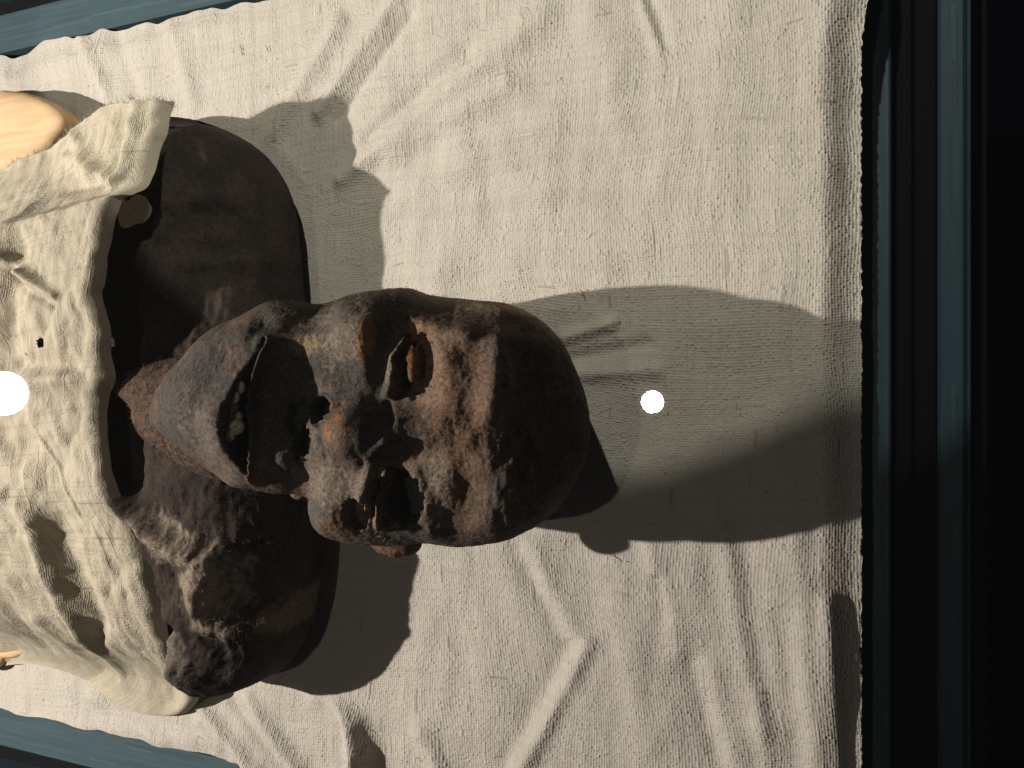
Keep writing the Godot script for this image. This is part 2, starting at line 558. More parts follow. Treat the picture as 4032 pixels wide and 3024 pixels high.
# ------------------------------------------------------------------ linen under the body
func linen():
	var step := 0.002
	var x0 := -1.0
	var x1 := 0.0262
	var z0 := -0.306
	var z1 := 0.306
	var ni := int((x1 - x0) / step) + 1
	var nj := int((z1 - z0) / step) + 1
	var f := PackedFloat32Array()
	# fan of folds from the shoulder to the far corner
	ridge(f, -334.2, -154.8, -171.7, -251.0, 6.0, 5.0, 2, 13.0, 6.0)
	ridge(f, -311.7, -184.7, -231.1, -234.9, 5.0, -3.0, 2, 9, -4)
	ridge(f, -353.2, -207.5, -287.8, -281.6, 6.0, 6.5, 2, 8, 6)
	ridge(f, -338.4, -202.0, -276.1, -269.2, 4.0, -3.0)
	ridge(f, -396.9, -198.3, -336.3, -272.6, 8.0, 5.0)
	ridge(f, -287.8, -171.6, -199.0, -207.2, 9.0, 4.0)
	ridge(f, -280.0, -140.0, -165.0, -180.2, 12.0, 2.5)
	ridge(f, -99.9, -250.6, -87.8, -215.5, 5.0, -3.0, 2, 3, -1)
	ridge(f, -104.4, -251.4, -93.8, -213.4, 4.0, 2.0)
	ridge(f, -135.6, -257.2, -123.0, -175.0, 14.0, 2.0)
	ridge(f, -54.4, -242.3, -46.0, -118.8, 16.0, 1.8)
	ridge(f, -234.8, -165.8, -171.7, -130.2, 14.0, 2.0)
	ridge(f, -253.3, -77.1, -227.5, -122.0, 12.0, 1.6)
	ridge(f, -18.6, 162.1, -15.9, -150.2, 9.0, 0.9)
	# creases at the crown
	ridge(f, -156.7, -31.3, -123.0, -39.8, 4.0, 4.0)
	ridge(f, -151.8, -17.1, -101.4, -25.6, 4.5, -3.0)
	ridge(f, -155.1, -6.1, -95.3, -8.9, 5.0, 3.0)
	# folds at the lower shoulder
	ridge(f, -479.4, 258.7, -415.1, 308.3, 6.0, 6.0, 2, 8, 8)
	ridge(f, -422.0, 250.2, -374.7, 300.9, 6.0, 4.0, 2, 8, 8)
	ridge(f, -443.0, 253.3, -388.0, 303.3, 5.0, -3.0)
	chain(f, [[-357.4, 237.1, 6.0, 0.5], [-336.3, 244.6, 7.0, 6.0], [-321.9, 256.5, 8.0, 15.0], [-315.7, 273.0, 9.0, 21.0], [-315.7, 311.4, 10.0, 24.0]])
	ridge(f, -264.6, 254.0, -242.1, 290.3, 9.0, 5.0)
	ridge(f, -361.7, 205.3, -357.4, 240.7, 8.0, 3.0)
	# lower right: one bright ridge and a set of shallow troughs
	ridge(f, -140.5, 172.8, -192.1, 274.3, 6.0, 4.0, 2, 7, 5)
	ridge(f, -153.4, 176.0, -200.8, 262.9, 7.0, -2.0)
	ridge(f, -190.4, 116.1, -156.7, 176.4, 7.0, -2.4)
	ridge(f, -180.1, 112.1, -151.8, 166.3, 8.0, 2.2)
	ridge(f, -71.7, 177.7, -54.4, 248.4, 7.0, -2.6)
	ridge(f, -63.0, 176.5, -43.2, 246.3, 9.0, 2.0)
	ridge(f, -46.0, 84.3, -26.7, 197.5, 9.0, -2.0)
	ridge(f, -54.4, 84.9, -32.1, 209.8, 7.0, 2.5)
	ridge(f, -101.4, 96.9, -80.4, 169.9, 7.0, 2.2)
	ridge(f, -93.8, 126.5, -89.3, 150.0, 5.0, -2.5)
	ridge(f, -18.6, 142.2, -7.9, 239.7, 7.0, -2.2)
	ridge(f, -10.6, 90.5, -0.1, 238.2, 8.0, 2.2)
	ridge(f, 7.7, 131.0, 14.1, 235.6, 5.0, 2.5)
	ridge(f, -123.0, 107.7, -101.4, 233.0, 10.0, 1.8)
	ridge(f, -32.1, 192.5, -26.7, 243.2, 6.0, 2.0)
	# far end, either side of the body
	ridge(f, -699.3, -282.1, -443.0, -290.7, 10.0, 3.0)
	ridge(f, -603.9, -305.7, -575.9, -252.2, 7.0, 4.0)
	ridge(f, -565.0, -303.4, -543.5, -251.8, 8.0, -3.0)
	ridge(f, -501.9, -300.7, -476.9, -231.0, 8.0, 3.0)
	ridge(f, -656.4, 310.4, -452.6, 292.7, 10.0, 2.5)
	ridge(f, -592.6, 275.5, -512.1, 302.9, 7.0, 2.5)
	ridge(f, -472.0, 280.7, -438.3, 305.4, 5.0, 3.0)
	var y := PackedFloat32Array()
	y.resize(ni * nj)
	var k := 0
	while k < f.size():
		var alo := (f[k + 1] - f[k + 10]) * 0.001
		var ahi := (f[k + 1] + f[k + 10]) * 0.001
		var blo := (f[k + 2] - f[k + 11]) * 0.001
		var bhi := (f[k + 2] + f[k + 11]) * 0.001
		var e := k + 12
		while e < f.size() and f[e] == 3.0:
			alo = minf(alo, (f[e + 1] - f[e + 10]) * 0.001)
			ahi = maxf(ahi, (f[e + 1] + f[e + 10]) * 0.001)
			blo = minf(blo, (f[e + 2] - f[e + 11]) * 0.001)
			bhi = maxf(bhi, (f[e + 2] + f[e + 11]) * 0.001)
			e += 12
		var one := f.slice(k, e)
		for i in range(maxi(0, int((alo - x0) / step)), mini(ni, int((ahi - x0) / step) + 1)):
			for j in range(maxi(0, int((blo - z0) / step)), mini(nj, int((bhi - z0) / step) + 1)):
				y[i * nj + j] += relief(one, (x0 + i * step) * 1000.0, (z0 + j * step) * 1000.0)
		k = e
	var p := PackedVector3Array()
	var uv := PackedVector2Array()
	p.resize(ni * nj)
	uv.resize(ni * nj)
	for i in ni:
		for j in nj:
			var x := x0 + i * step
			var z := z0 + j * step
			var xm := x * 1000.0
			var zm := z * 1000.0
			var h := y[i * nj + j] + broad.get_noise_2d(xm * 0.5, zm * 0.28) * 2.6 + mid.get_noise_2d(xm * 0.36, zm * 0.10) * 0.22 + mid.get_noise_2d(xm * 1.6, zm * 0.3 + 400.0) * 0.05
			# the end of the sheet dips over the edge of the board
			var edge := maxf(0.0, xm - 4.0)
			h -= 6.0 * smoothstep(0.0, 19.0, edge) + 0.26 * edge
			# uneven far side edges and a rounded corner at the head end
			var zz := z
			var w := mid.get_noise_2d(xm * 0.1, 0.0) * 0.002 + broad.get_noise_2d(xm * 0.4, 900.0) * 0.009
			if z < -0.24:
				zz += (w + 0.001) * smoothstep(-0.24, -0.306, z) - 0.004 * smoothstep(-0.42, -0.75, x) * smoothstep(-0.24, -0.306, z)
			if z > 0.24:
				zz += (w * 0.4 - 0.001) * smoothstep(0.24, 0.306, z)
			var xx := x
			if i == ni - 1:
				xx += fine.get_noise_2d(zm * 1.5, 3.0) * 0.0012
			xx += 0.009 * smoothstep(-0.2, -0.27, z) * smoothstep(-0.1, 0.027, x)
			p[i * nj + j] = Vector3(xx, 0.004 + h * 0.001, zz)
			uv[i * nj + j] = Vector2(xm + broad.get_noise_2d(xm * 0.13, zm * 0.13) * 14.0, zm + broad.get_noise_2d(xm * 0.13 + 500.0, zm * 0.13) * 14.0) * 0.001 / 0.92
	var m := plain(Color(0.55, 0.512, 0.455), 0.92, 0.25)
	m.albedo_texture = weave_color
	m.normal_enabled = true
	m.normal_texture = weave_normal
	m.normal_scale = 1.5
	var sheet := surface_from(p, ni, nj, false, uv, PackedColorArray(), {}, false)
	var o := piece("linen_sheet", sheet, m)
	strands("lint", sheet, 900, 0.0024, 0.00022, 0.35, func(q): return q.x > -760.0, Color(0.45, 0.42, 0.36), Color(0.70, 0.67, 0.6), o)
	strands("dark_flecks", sheet, 150, 0.0016, 0.00030, 0.2, func(q): return q.x > -760.0, Color(0.10, 0.075, 0.05), Color(0.30, 0.23, 0.15), o)
	tag(o, "wide beige linen sheet with creases, spread over the bottom of the case", "linen sheet")


# ------------------------------------------------------------------ the mummified body
var head_relief := PackedFloat32Array()
var head_tint := PackedFloat32Array()
var low_lip: Curve = null
var lip_low := []
var lip_high := []


func along(list: Array, b: float) -> float:
	if b <= list[0].y:
		return list[0].x
	for k in range(1, list.size()):
		if b <= list[k].y:
			return lerpf(list[k - 1].x, list[k].x, (b - list[k - 1].y) / (list[k].y - list[k - 1].y))
	return list[-1].x


func head_shape(a: float, b: float, _w: float) -> float:
	var h := relief(head_relief, a, b) - 0.7 * crack(a, b) + mid.get_noise_2d(a * 1.2, b * 0.45) * 0.28 + broad.get_noise_2d(a * 2.0, b * 1.1) * 0.55
	if a < -35.0 and a > -95.0 and b > -46.0 and b < 38.0:
		var wob := mid.get_noise_2d(b * 3.0, 70.0) * 0.9
		var lo := along(lip_low, b) + wob
		var hi := along(lip_high, b) + mid.get_noise_2d(b * 2.0, 170.0) * 0.8
		var ends := smoothstep(-45.0, -36.0, b) * (1.0 - smoothstep(32.0, 37.5, b))
		var gap := smoothstep(lo - 0.3, lo + 1.6, a) * (1.0 - smoothstep(hi - 0.9, hi + 0.3, a))
		h -= 42.0 * gap * ends
		# curled rim of the upper lip
		var d := (a - hi - 1.4) / 2.0
		h += 4.0 * exp(-d * d) * ends
		# worn rim of the lower lip
		d = (a - lo + 2.0) / 2.2
		h += 1.0 * exp(-d * d) * ends
	# the forehead rises towards the crown before it turns over
	h += 16.0 * lerpf(clampf((a - 12.0) / 74.0, 0.0, 1.0), smoothstep(12.0, 90.0, a), 0.6) * (1.0 - smoothstep(70.0, 124.0, a + mid.get_noise_2d(a * 0.5, b * 0.35) * 9.0))
	return h


func head_color(a: float, b: float, c: float) -> Color:
	var n := broad.get_noise_3d(a * 1.5, b * 1.5, c)
	var n2 := mid.get_noise_3d(a, b, c)
	var col := Color(0.075, 0.050, 0.038).lerp(Color(0.150, 0.108, 0.082), clampf(0.45 + n * 0.9 + n2 * 0.5, 0.0, 1.0))
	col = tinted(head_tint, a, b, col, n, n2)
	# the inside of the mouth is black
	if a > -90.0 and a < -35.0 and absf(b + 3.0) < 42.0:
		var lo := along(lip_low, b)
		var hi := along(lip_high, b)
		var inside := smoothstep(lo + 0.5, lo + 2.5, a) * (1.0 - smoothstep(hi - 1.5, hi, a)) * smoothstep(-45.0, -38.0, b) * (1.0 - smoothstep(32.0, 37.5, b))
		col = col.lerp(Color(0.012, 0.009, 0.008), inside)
	# pores and short cracks in the dried skin
	var pore := smoothstep(0.18, 0.42, fine.get_noise_3d(a * 0.9 + 40.0, b * 0.9, c * 0.9))
	return col * (1.0 + 0.3 * fine.get_noise_3d(a, b, c)) * (1.0 - 0.5 * pore) * (1.0 - 0.55 * crack(a, b))


func crack(a: float, b: float) -> float:
	var v := cell.get_noise_2d(a * 0.42 + mid.get_noise_2d(a, b) * 1.5, b * 0.30)
	return (1.0 - smoothstep(-0.985, -0.93, v)) * smoothstep(0.02, 0.25, broad.get_noise_2d(a * 1.3 + 77.0, b * 1.3))


func hide_material() -> StandardMaterial3D:
	var m := StandardMaterial3D.new()
	m.vertex_color_use_as_albedo = true
	m.roughness = 0.86
	m.metallic_specular = 0.3
	m.normal_enabled = true
	m.normal_texture = hide_normal
	m.normal_scale = 1.6
	m.albedo_texture = hide_color
	m.uv1_triplanar = true
	m.uv1_scale = Vector3(17, 17, 17)
	return m


func body():
	var o := thing("mummy", "dark brown mummified person lying on the linen with head tilted back", "mummy")
	var al := deg_to_rad(19.0)
	var e1 := Vector3(cos(al), -sin(al), 0)
	var e2 := Vector3(sin(al), cos(al), 0)
	var frame := Transform3D(Basis(e1, e2, Vector3(0, 0, 1)), Vector3(-0.2397, 0.1, 0.0195))
	lip_low = [Vector2(-52.2, -37.9), Vector2(-55.6, -32.5), Vector2(-58.9, -25.3), Vector2(-62.1, -17.0), Vector2(-65.7, -7.5), Vector2(-67.2, 2.0), Vector2(-66.4, 11.5), Vector2(-63.8, 21.0), Vector2(-59.4, 28.1), Vector2(-57.5, 31.7)]
	lip_high = [Vector2(-50.1, -41.3), Vector2(-52.3, -35.2), Vector2(-54.3, -26.7), Vector2(-56.5, -17.0), Vector2(-57.7, -7.2), Vector2(-56.7, 5.0), Vector2(-57.5, 15.9), Vector2(-59.0, 25.7), Vector2(-60.5, 33.0)]
	var f := PackedFloat32Array()
	# jaw and chin
	bump(f, -85.4, -6.0, 26, 32, 7.0)
	chain(f, [[-48.8, -40.3, 8.0, 3.0], [-62.0, -19.4, 9.0, 7.0], [-70.2, -2.8, 10.0, 8.5], [-69.2, 12.5, 9.0, 8.0], [-61.4, 30.0, 6.0, 2.0]], 2.2)
	bump(f, -92.8, -2.4, 14, 20, 3.0)
	ridge(f, -63.1, -46.1, -43.4, -58.6, 9.0, 4.0)
	bump(f, -75.5, -36.4, 14, 10, -1.5)
	ridge(f, -53.3, -50.9, -19.0, -53.2, 7.0, -6.0)
	# upper lip sheet, sunken below the lower lip
	bump(f, -35.6, -11.7, 22, 36, -13.0)
	bump(f, 3.0, -12.2, 22, 16, -7.0)
	bump(f, -43.4, 18.1, 12, 14, 2.0)
	bump(f, -33.6, 30.2, 10, 10, -8.0)
	ridge(f, -53.3, -43.1, -17.7, -46.9, 3.0, 2.2)
	ridge(f, -40.5, 19.3, -37.3, 31.4, 3.0, 2.4)
	# upper cheekbone
	bump(f, -2.4, -49.5, 17, 15, 13.0)
	ridge(f, -10.4, -60.4, 17.5, -65.1, 6.0, 3.0)
	ridge(f, 8.3, -51.9, 4.2, -24.2, 7.0, 4.0)
	bump(f, 12.7, -32.6, 8, 17, -5.0, 8.0)
	# lower cheekbone
	bump(f, -10.4, 37.3, 16, 15, 7.0)
	bump(f, 5.6, 33.9, 9, 14, 9.0, 12.0)
	bump(f, -15.3, 49.4, 11, 10, 6.0)
	ridge(f, -19.0, 56.6, 34.5, 58.6, 7.0, 5.0)
	ridge(f, -21.4, 24.1, 0.5, 22.7, 6.0, 2.0)
	# nose
	chain(f, [[51.1, 2.9, 9.0, 4.0], [21.5, 4.3, 10.5, 16.0], [4.4, 4.2, 12.0, 25.0], [-1.1, 3.9, 13.0, 26.0], [-14.9, 4.5, 12.0, 14.0]], 2.5)
	bump(f, -19.0, 3.5, 8, 15, 3.5)
	ridge(f, -21.4, 15.6, 24.8, 14.7, 5.0, 3.0)
	pit(f, -20.9, -5.9, 5.2, 6.0, -17.0, 0.22, 0.0, 0.35)
	pit(f, -30.0, 11.5, 5.5, 8.0, -12.0, 0.2, 20.0, 0.5)
	pit(f, -33.6, -1.3, 6.0, 9.0, -6.0, 0.3, 0.0, 0.4)
	ridge(f, -15.3, -4.2, -8.0, -9.3, 0.8, -2.0)
	ridge(f, 15.1, -10.3, 20.0, -1.4, 1.6, -3.5)
	ridge(f, 26.0, -1.4, 34.5, -3.1, 0.9, -1.6)
	ridge(f, 9.0, 17.9, 17.5, 9.4, 3.0, 3.0)
	# upper eye
	bump(f, 29.6, -27.1, 12, 18, -7.0)
	pit(f, 30.4, -29.0, 10.8, 15.5, -6.0, 0.13, 12.0, 0.25)
	chain(f, [[25.0, -42.2, 2.6, 7.0], [19.0, -32.6, 3.5, 9.5], [15.6, -15.1, 3.2, 8.0]], 3.0)
	chain(f, [[27.0, -40.5, 1.8, -8.0], [24.3, -27.8, 3.2, -12.0], [21.4, -14.1, 2.4, -8.0]], 3.0)
	ridge(f, 27.5, -37.4, 28.7, -32.6, 2.4, 5.5, 3.0)
	ridge(f, 27.9, -30.2, 27.2, -23.0, 2.4, 5.0, 3.0)
	# upper brow and temple edge
	ridge(f, 30.8, -53.0, 45.3, -35.0, 9.0, 3.2)
	ridge(f, 45.3, -35.0, 44.6, -14.6, 9.0, 2.6)
	ridge(f, 27.2, -53.0, 56.1, -44.5, 5.0, 3.5)
	ridge(f, 56.1, -44.5, 99.2, -40.4, 6.0, 4.0)
	ridge(f, 39.3, -61.4, 80.1, -52.8, 7.0, -4.0)
	# lower eye
	bump(f, 13.9, 37.8, 15, 16, -7.0)
	pit(f, 22.9, 38.7, 11.5, 13.5, -17.0, 0.12, -10.0, 0.22)
	pit(f, -0.7, 48.0, 5.5, 8.0, -9.0, 0.3, 0.0, 0.4)
	chain(f, [[16.3, 25.8, 2.6, 10.0], [9.8, 42.7, 2.0, 11.0], [11.2, 54.0, 2.6, 8.0]], 3.0)
	ridge(f, 10.7, 31.1, 7.3, 47.0, 2.0, -8.0, 3.0)
	ridge(f, 9.0, 25.1, 3.0, 44.4, 4.0, 4.0, 2.5)
	ridge(f, 4.2, 52.8, 24.8, 55.1, 4.0, 3.5)
	ridge(f, 30.8, 25.0, 35.7, 45.4, 5.0, 5.0)
	# lower brow
	bump(f, 44.2, 29.7, 12, 18, 4.0)
	bump(f, 56.6, 34.2, 7.0, 10.0, -2.8)
	bump(f, 50.1, 52.5, 9.0, 12.0, -4.0)
	# glabella and forehead
	bump(f, 50.1, 3.4, 9, 16, 2.0)
	ridge(f, 57.3, 11.7, 68.1, -7.5, 5.0, 2.2)
	ridge(f, 71.7, -33.7, 70.0, -14.6, 7.0, 3.0)
	ridge(f, 70.0, -14.6, 65.7, 21.2, 7.0, 2.5)
	ridge(f, 62.4, -26.3, 60.1, -3.3, 6.0, -1.0)
	ridge(f, 77.7, 26.0, 70.5, 45.1, 7.0, 2.0)
	head_relief = f
	var t := PackedFloat32Array()
	var dust := Color(0.205, 0.165, 0.130)
	var grey := Color(0.083, 0.079, 0.074)
	var dull_brown := Color(0.092, 0.083, 0.073)  # dull grey brown, used in both eye sockets and beside the crown
	var dark_skin_shade := Color(0.075, 0.069, 0.061)  # dark skin together with cast shadow of lips and nose, painted as colour
	var rust := Color(0.36, 0.175, 0.075)
	var tan_ := Color(0.36, 0.26, 0.14)
	tint(t, -85.4, -7.2, 28, 40, grey, 0.8)
	tint(t, -79.2, 12.2, 12, 26, dust, 0.6)
	tint(t, -41.0, -12.1, 21, 44, dark_skin_shade, 0.9)  # dark upper lip skin, with the shadow over it painted in
	tint(t, -10.6, -26.5, 30, 19, dark_skin_shade, 0.85, 38)  # shadow slanting over the upper cheek, painted into the skin colour
	tint(t, -30.0, -39.9, 10, 6, tan_, 0.6)
	tint(t, -5.5, -45.9, 15, 18, dust, 0.85)
	tint(t, -9.2, -55.6, 8, 10, grey, 0.7)
	tint(t, 5.4, -42.3, 4, 12, rust, 0.75, 10)
	tint(t, -6.7, 3.0, 9, 10, Color(0.42, 0.19, 0.07), 1.0)
	tint(t, -16.3, 7.7, 5, 12, dust, 0.7)
	tint(t, 17.5, 3.4, 36, 17, dark_skin_shade, 0.85)  # dark nose skin, with the shadow up to the brow painted in
	tint(t, 30.8, -26.6, 9, 16, dull_brown, 0.7)
	tint(t, 17.5, -26.6, 4, 14, dust, 0.9, -12)
	tint(t, 27.9, -32.6, 3, 10, Color(0.62, 0.32, 0.12), 1.0)
	tint(t, 39.3, -36.2, 9, 18, dust, 0.7, 20)
	tint(t, 40.5, -14.6, 8, 12, dust, 0.7)
	tint(t, 35.7, -49.4, 9, 8, Color(0.32, 0.19, 0.11), 0.8)
	tint(t, 51.9, -10.2, 9, 18, rust, 0.45)
	tint(t, 61.6, 7.9, 9, 14, rust, 0.55)
	tint(t, 53.7, -31.4, 8, 26, Color(0.17, 0.10, 0.065), 0.6)
	tint(t, 73.0, -25.1, 6, 18, dust, 0.75)
	tint(t, 55.7, -3.4, 30, 52, Color(0.215, 0.136, 0.092), 0.75)
	tint(t, 74.1, 19.2, 8, 24, Color(0.15, 0.12, 0.10), 0.6)
	tint(t, 65.0, -8.1, 14, 40, Color(0.16, 0.105, 0.072), 0.5)
	tint(t, 94.4, 4.4, 19, 46, Color(0.085, 0.048, 0.040), 0.85)
	tint(t, 84.9, 37.9, 18, 20, dull_brown, 0.5)
	tint(t, -15.3, 39.7, 20, 22, dust, 0.8)
	tint(t, -23.8, 48.2, 8, 10, grey, 0.8)
	tint(t, -9.2, 55.3, 12, 6, Color(0.2, 0.12, 0.06), 0.6)
	tint(t, 9.0, 35.9, 9, 16, dust, 0.85)
	tint(t, 9.0, 49.2, 5, 5, Color(0.24, 0.14, 0.09), 0.8)
	tint(t, 22.9, 38.7, 10, 12, dull_brown, 0.9)
	tint(t, 39.3, 33.4, 12, 18, dust, 0.8)
	tint(t, 22.4, 57.0, 16, 7, grey, 0.8)
	tint(t, 63.3, -52.9, 30, 12, Color(0.15, 0.105, 0.078), 0.7)
	tint(t, 72.9, -58.8, 16, 4, tan_, 0.4)
	tint(t, -33.6, -50.8, 14, 8, dust, 0.5)
	tint(t, -53.3, -53.3, 12, 12, grey, 0.6)
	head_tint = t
	var outline := [Vector2(-131.3, 1.1), Vector2(-129.7, -11.2), Vector2(-122.7, -23.5), Vector2(-112.4, -34.4), Vector2(-104.6, -43.9), Vector2(-94.1, -52.6), Vector2(-82.5, -57.5), Vector2(-71.4, -63.4), Vector2(-60.9, -68.0), Vector2(-49.4, -67.6), Vector2(-35.7, -65.9), Vector2(-24.7, -67.5), Vector2(-16.0, -70.7), Vector2(-5.6, -72.8), Vector2(2.5, -73.9), Vector2(10.7, -74.9), Vector2(18.8, -74.6), Vector2(29.7, -71.0), Vector2(43.2, -68.8), Vector2(59.3, -66.9), Vector2(78.1, -63.8), Vector2(92.8, -56.8), Vector2(105.4, -44.8), Vector2(114.1, -27.4), Vector2(119.2, -14.1), Vector2(121.9, 0.6), Vector2(121.9, 12.6), Vector2(119.7, 23.3), Vector2(114.1, 36.6), Vector2(105.4, 49.5), Vector2(94.2, 58.6), Vector2(80.8, 65.2), Vector2(64.7, 69.6), Vector2(48.6, 72.2), Vector2(37.8, 71.4), Vector2(29.7, 71.0), Vector2(21.5, 72.1), Vector2(8.0, 73.3), Vector2(-5.6, 72.9), Vector2(-20.6, 70.3), Vector2(-27.5, 68.5), Vector2(-32.9, 64.0), Vector2(-35.7, 56.9), Vector2(-36.2, 51.5), Vector2(-36.8, 46.9), Vector2(-46.6, 44.0), Vector2(-60.4, 43.0), Vector2(-71.4, 40.9), Vector2(-82.5, 39.3), Vector2(-90.8, 32.9), Vector2(-100.4, 25.6), Vector2(-112.4, 16.1), Vector2(-124.1, 7.9)]
	var skin := hide_material()
	var st := SurfaceTool.new()
	st.begin(Mesh.PRIMITIVE_TRIANGLES)
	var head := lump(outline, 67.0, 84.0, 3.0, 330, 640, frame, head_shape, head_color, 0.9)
	st.append_from(head, 0, Transform3D.IDENTITY)
	var throat := neck()
	var trunk := torso()
	st.append_from(throat, 0, Transform3D.IDENTITY)
	st.append_from(trunk, 0, Transform3D.IDENTITY)
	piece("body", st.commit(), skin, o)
	var hair1 := Color(0.12, 0.08, 0.055)
	var hair2 := Color(0.34, 0.24, 0.16)
	strands("throat_fibres", throat, 900, 0.0035, 0.00016, 0.7, func(p): return p.y > 92.0, hair1, hair2, o)
	var near_arc := [Vector2(-445.6, 85.4), Vector2(-424.2, 98.8), Vector2(-403.3, 111.7), Vector2(-383.0, 118.0), Vector2(-361.4, 114.6), Vector2(-340.3, 111.4), Vector2(-323.3, 123.6), Vector2(-321.8, 141.5), Vector2(-333.6, 157.9), Vector2(-351.7, 167.6), Vector2(-371.1, 162.2)]
	strands("shoulder_fibres", trunk, 800, 0.0026, 0.00015, 0.6, func(p):
		for q in near_arc:
			if Vector2(p.x, p.z).distance_to(q) < 9.0:
				return p.y > 60.0
		return false, Color(0.10, 0.075, 0.055), Color(0.30, 0.235, 0.17), o)
	var face_arc := [Vector2(-47.0, -62.8), Vector2(-21.9, -56.5), Vector2(-6.9, -61.4), Vector2(-36.9, -51.6), Vector2(20.5, -66.2), Vector2(13.1, 59.5), Vector2(0.6, 59.6), Vector2(52.6, 56.7), Vector2(-31.9, 37.6), Vector2(-57.0, 32.8), Vector2(35.4, -66.1)]
	strands("face_fibres", head, 420, 0.0028, 0.00013, 0.5, func(p):
		var d: Vector3 = p * 0.001 - frame.origin
		var ab := Vector2(d.dot(e1), d.z) * 1000.0
		for q in face_arc:
			if ab.distance_to(q) < 8.0:
				return true
		return false, Color(0.14, 0.10, 0.07), Color(0.36, 0.28, 0.19), o)
	extras(o, frame)


func neck() -> ArrayMesh:
	var f := PackedFloat32Array()
	ridge(f, -445.5, 13.1, -409.7, -9.3, 12.0, 6.0)
	ridge(f, -422.1, 22.4, -413.8, 41.2, 4.0, 3.0)
	ridge(f, -427.2, 16.1, -422.1, 41.4, 2.5, -3.0)
	ridge(f, -434.8, 16.2, -401.5, 47.1, 6.0, -3.0)
	var shape := func(a, b, _w): return relief(f, a, b) + mid.get_noise_2d(a * 1.6, b * 0.7) * 0.45 + fine.get_noise_2d(a * 1.2, b * 0.35) * 0.15
	var color := func(a, b, c):
		var n := mid.get_noise_3d(a * 1.6, b * 1.6, c)
		var n2 := fine.get_noise_3d(a * 2.0, b * 2.0, c)
		return Color(0.062, 0.042, 0.032).lerp(Color(0.16, 0.105, 0.075), clampf(0.45 + n * 0.8 + n2 * 0.6, 0.0, 1.0)) * (0.85 + 0.4 * n2)
	var out := [Vector2(-447.2, -2.4), Vector2(-437.8, -10.3), Vector2(-421.9, -15.8), Vector2(-401.5, -19.6), Vector2(-377.8, -21.1), Vector2(-340.0, -8.7), Vector2(-325.4, 20.5), Vector2(-332.6, 52.9), Vector2(-347.3, 63.8), Vector2(-370.0, 63.4), Vector2(-385.6, 57.4), Vector2(-401.5, 50.1), Vector2(-418.6, 41.3), Vector2(-429.4, 31.6), Vector2(-432.8, 15.9), Vector2(-438.7, 6.5)]
	var centre := Vector2(-385.6, 21.5)
	return lump(out, 42.0, 60.0, 2.6, 130, 300, Transform3D(Basis.IDENTITY, Vector3(0, 0.085, 0)), shape, color, 0.5, centre)


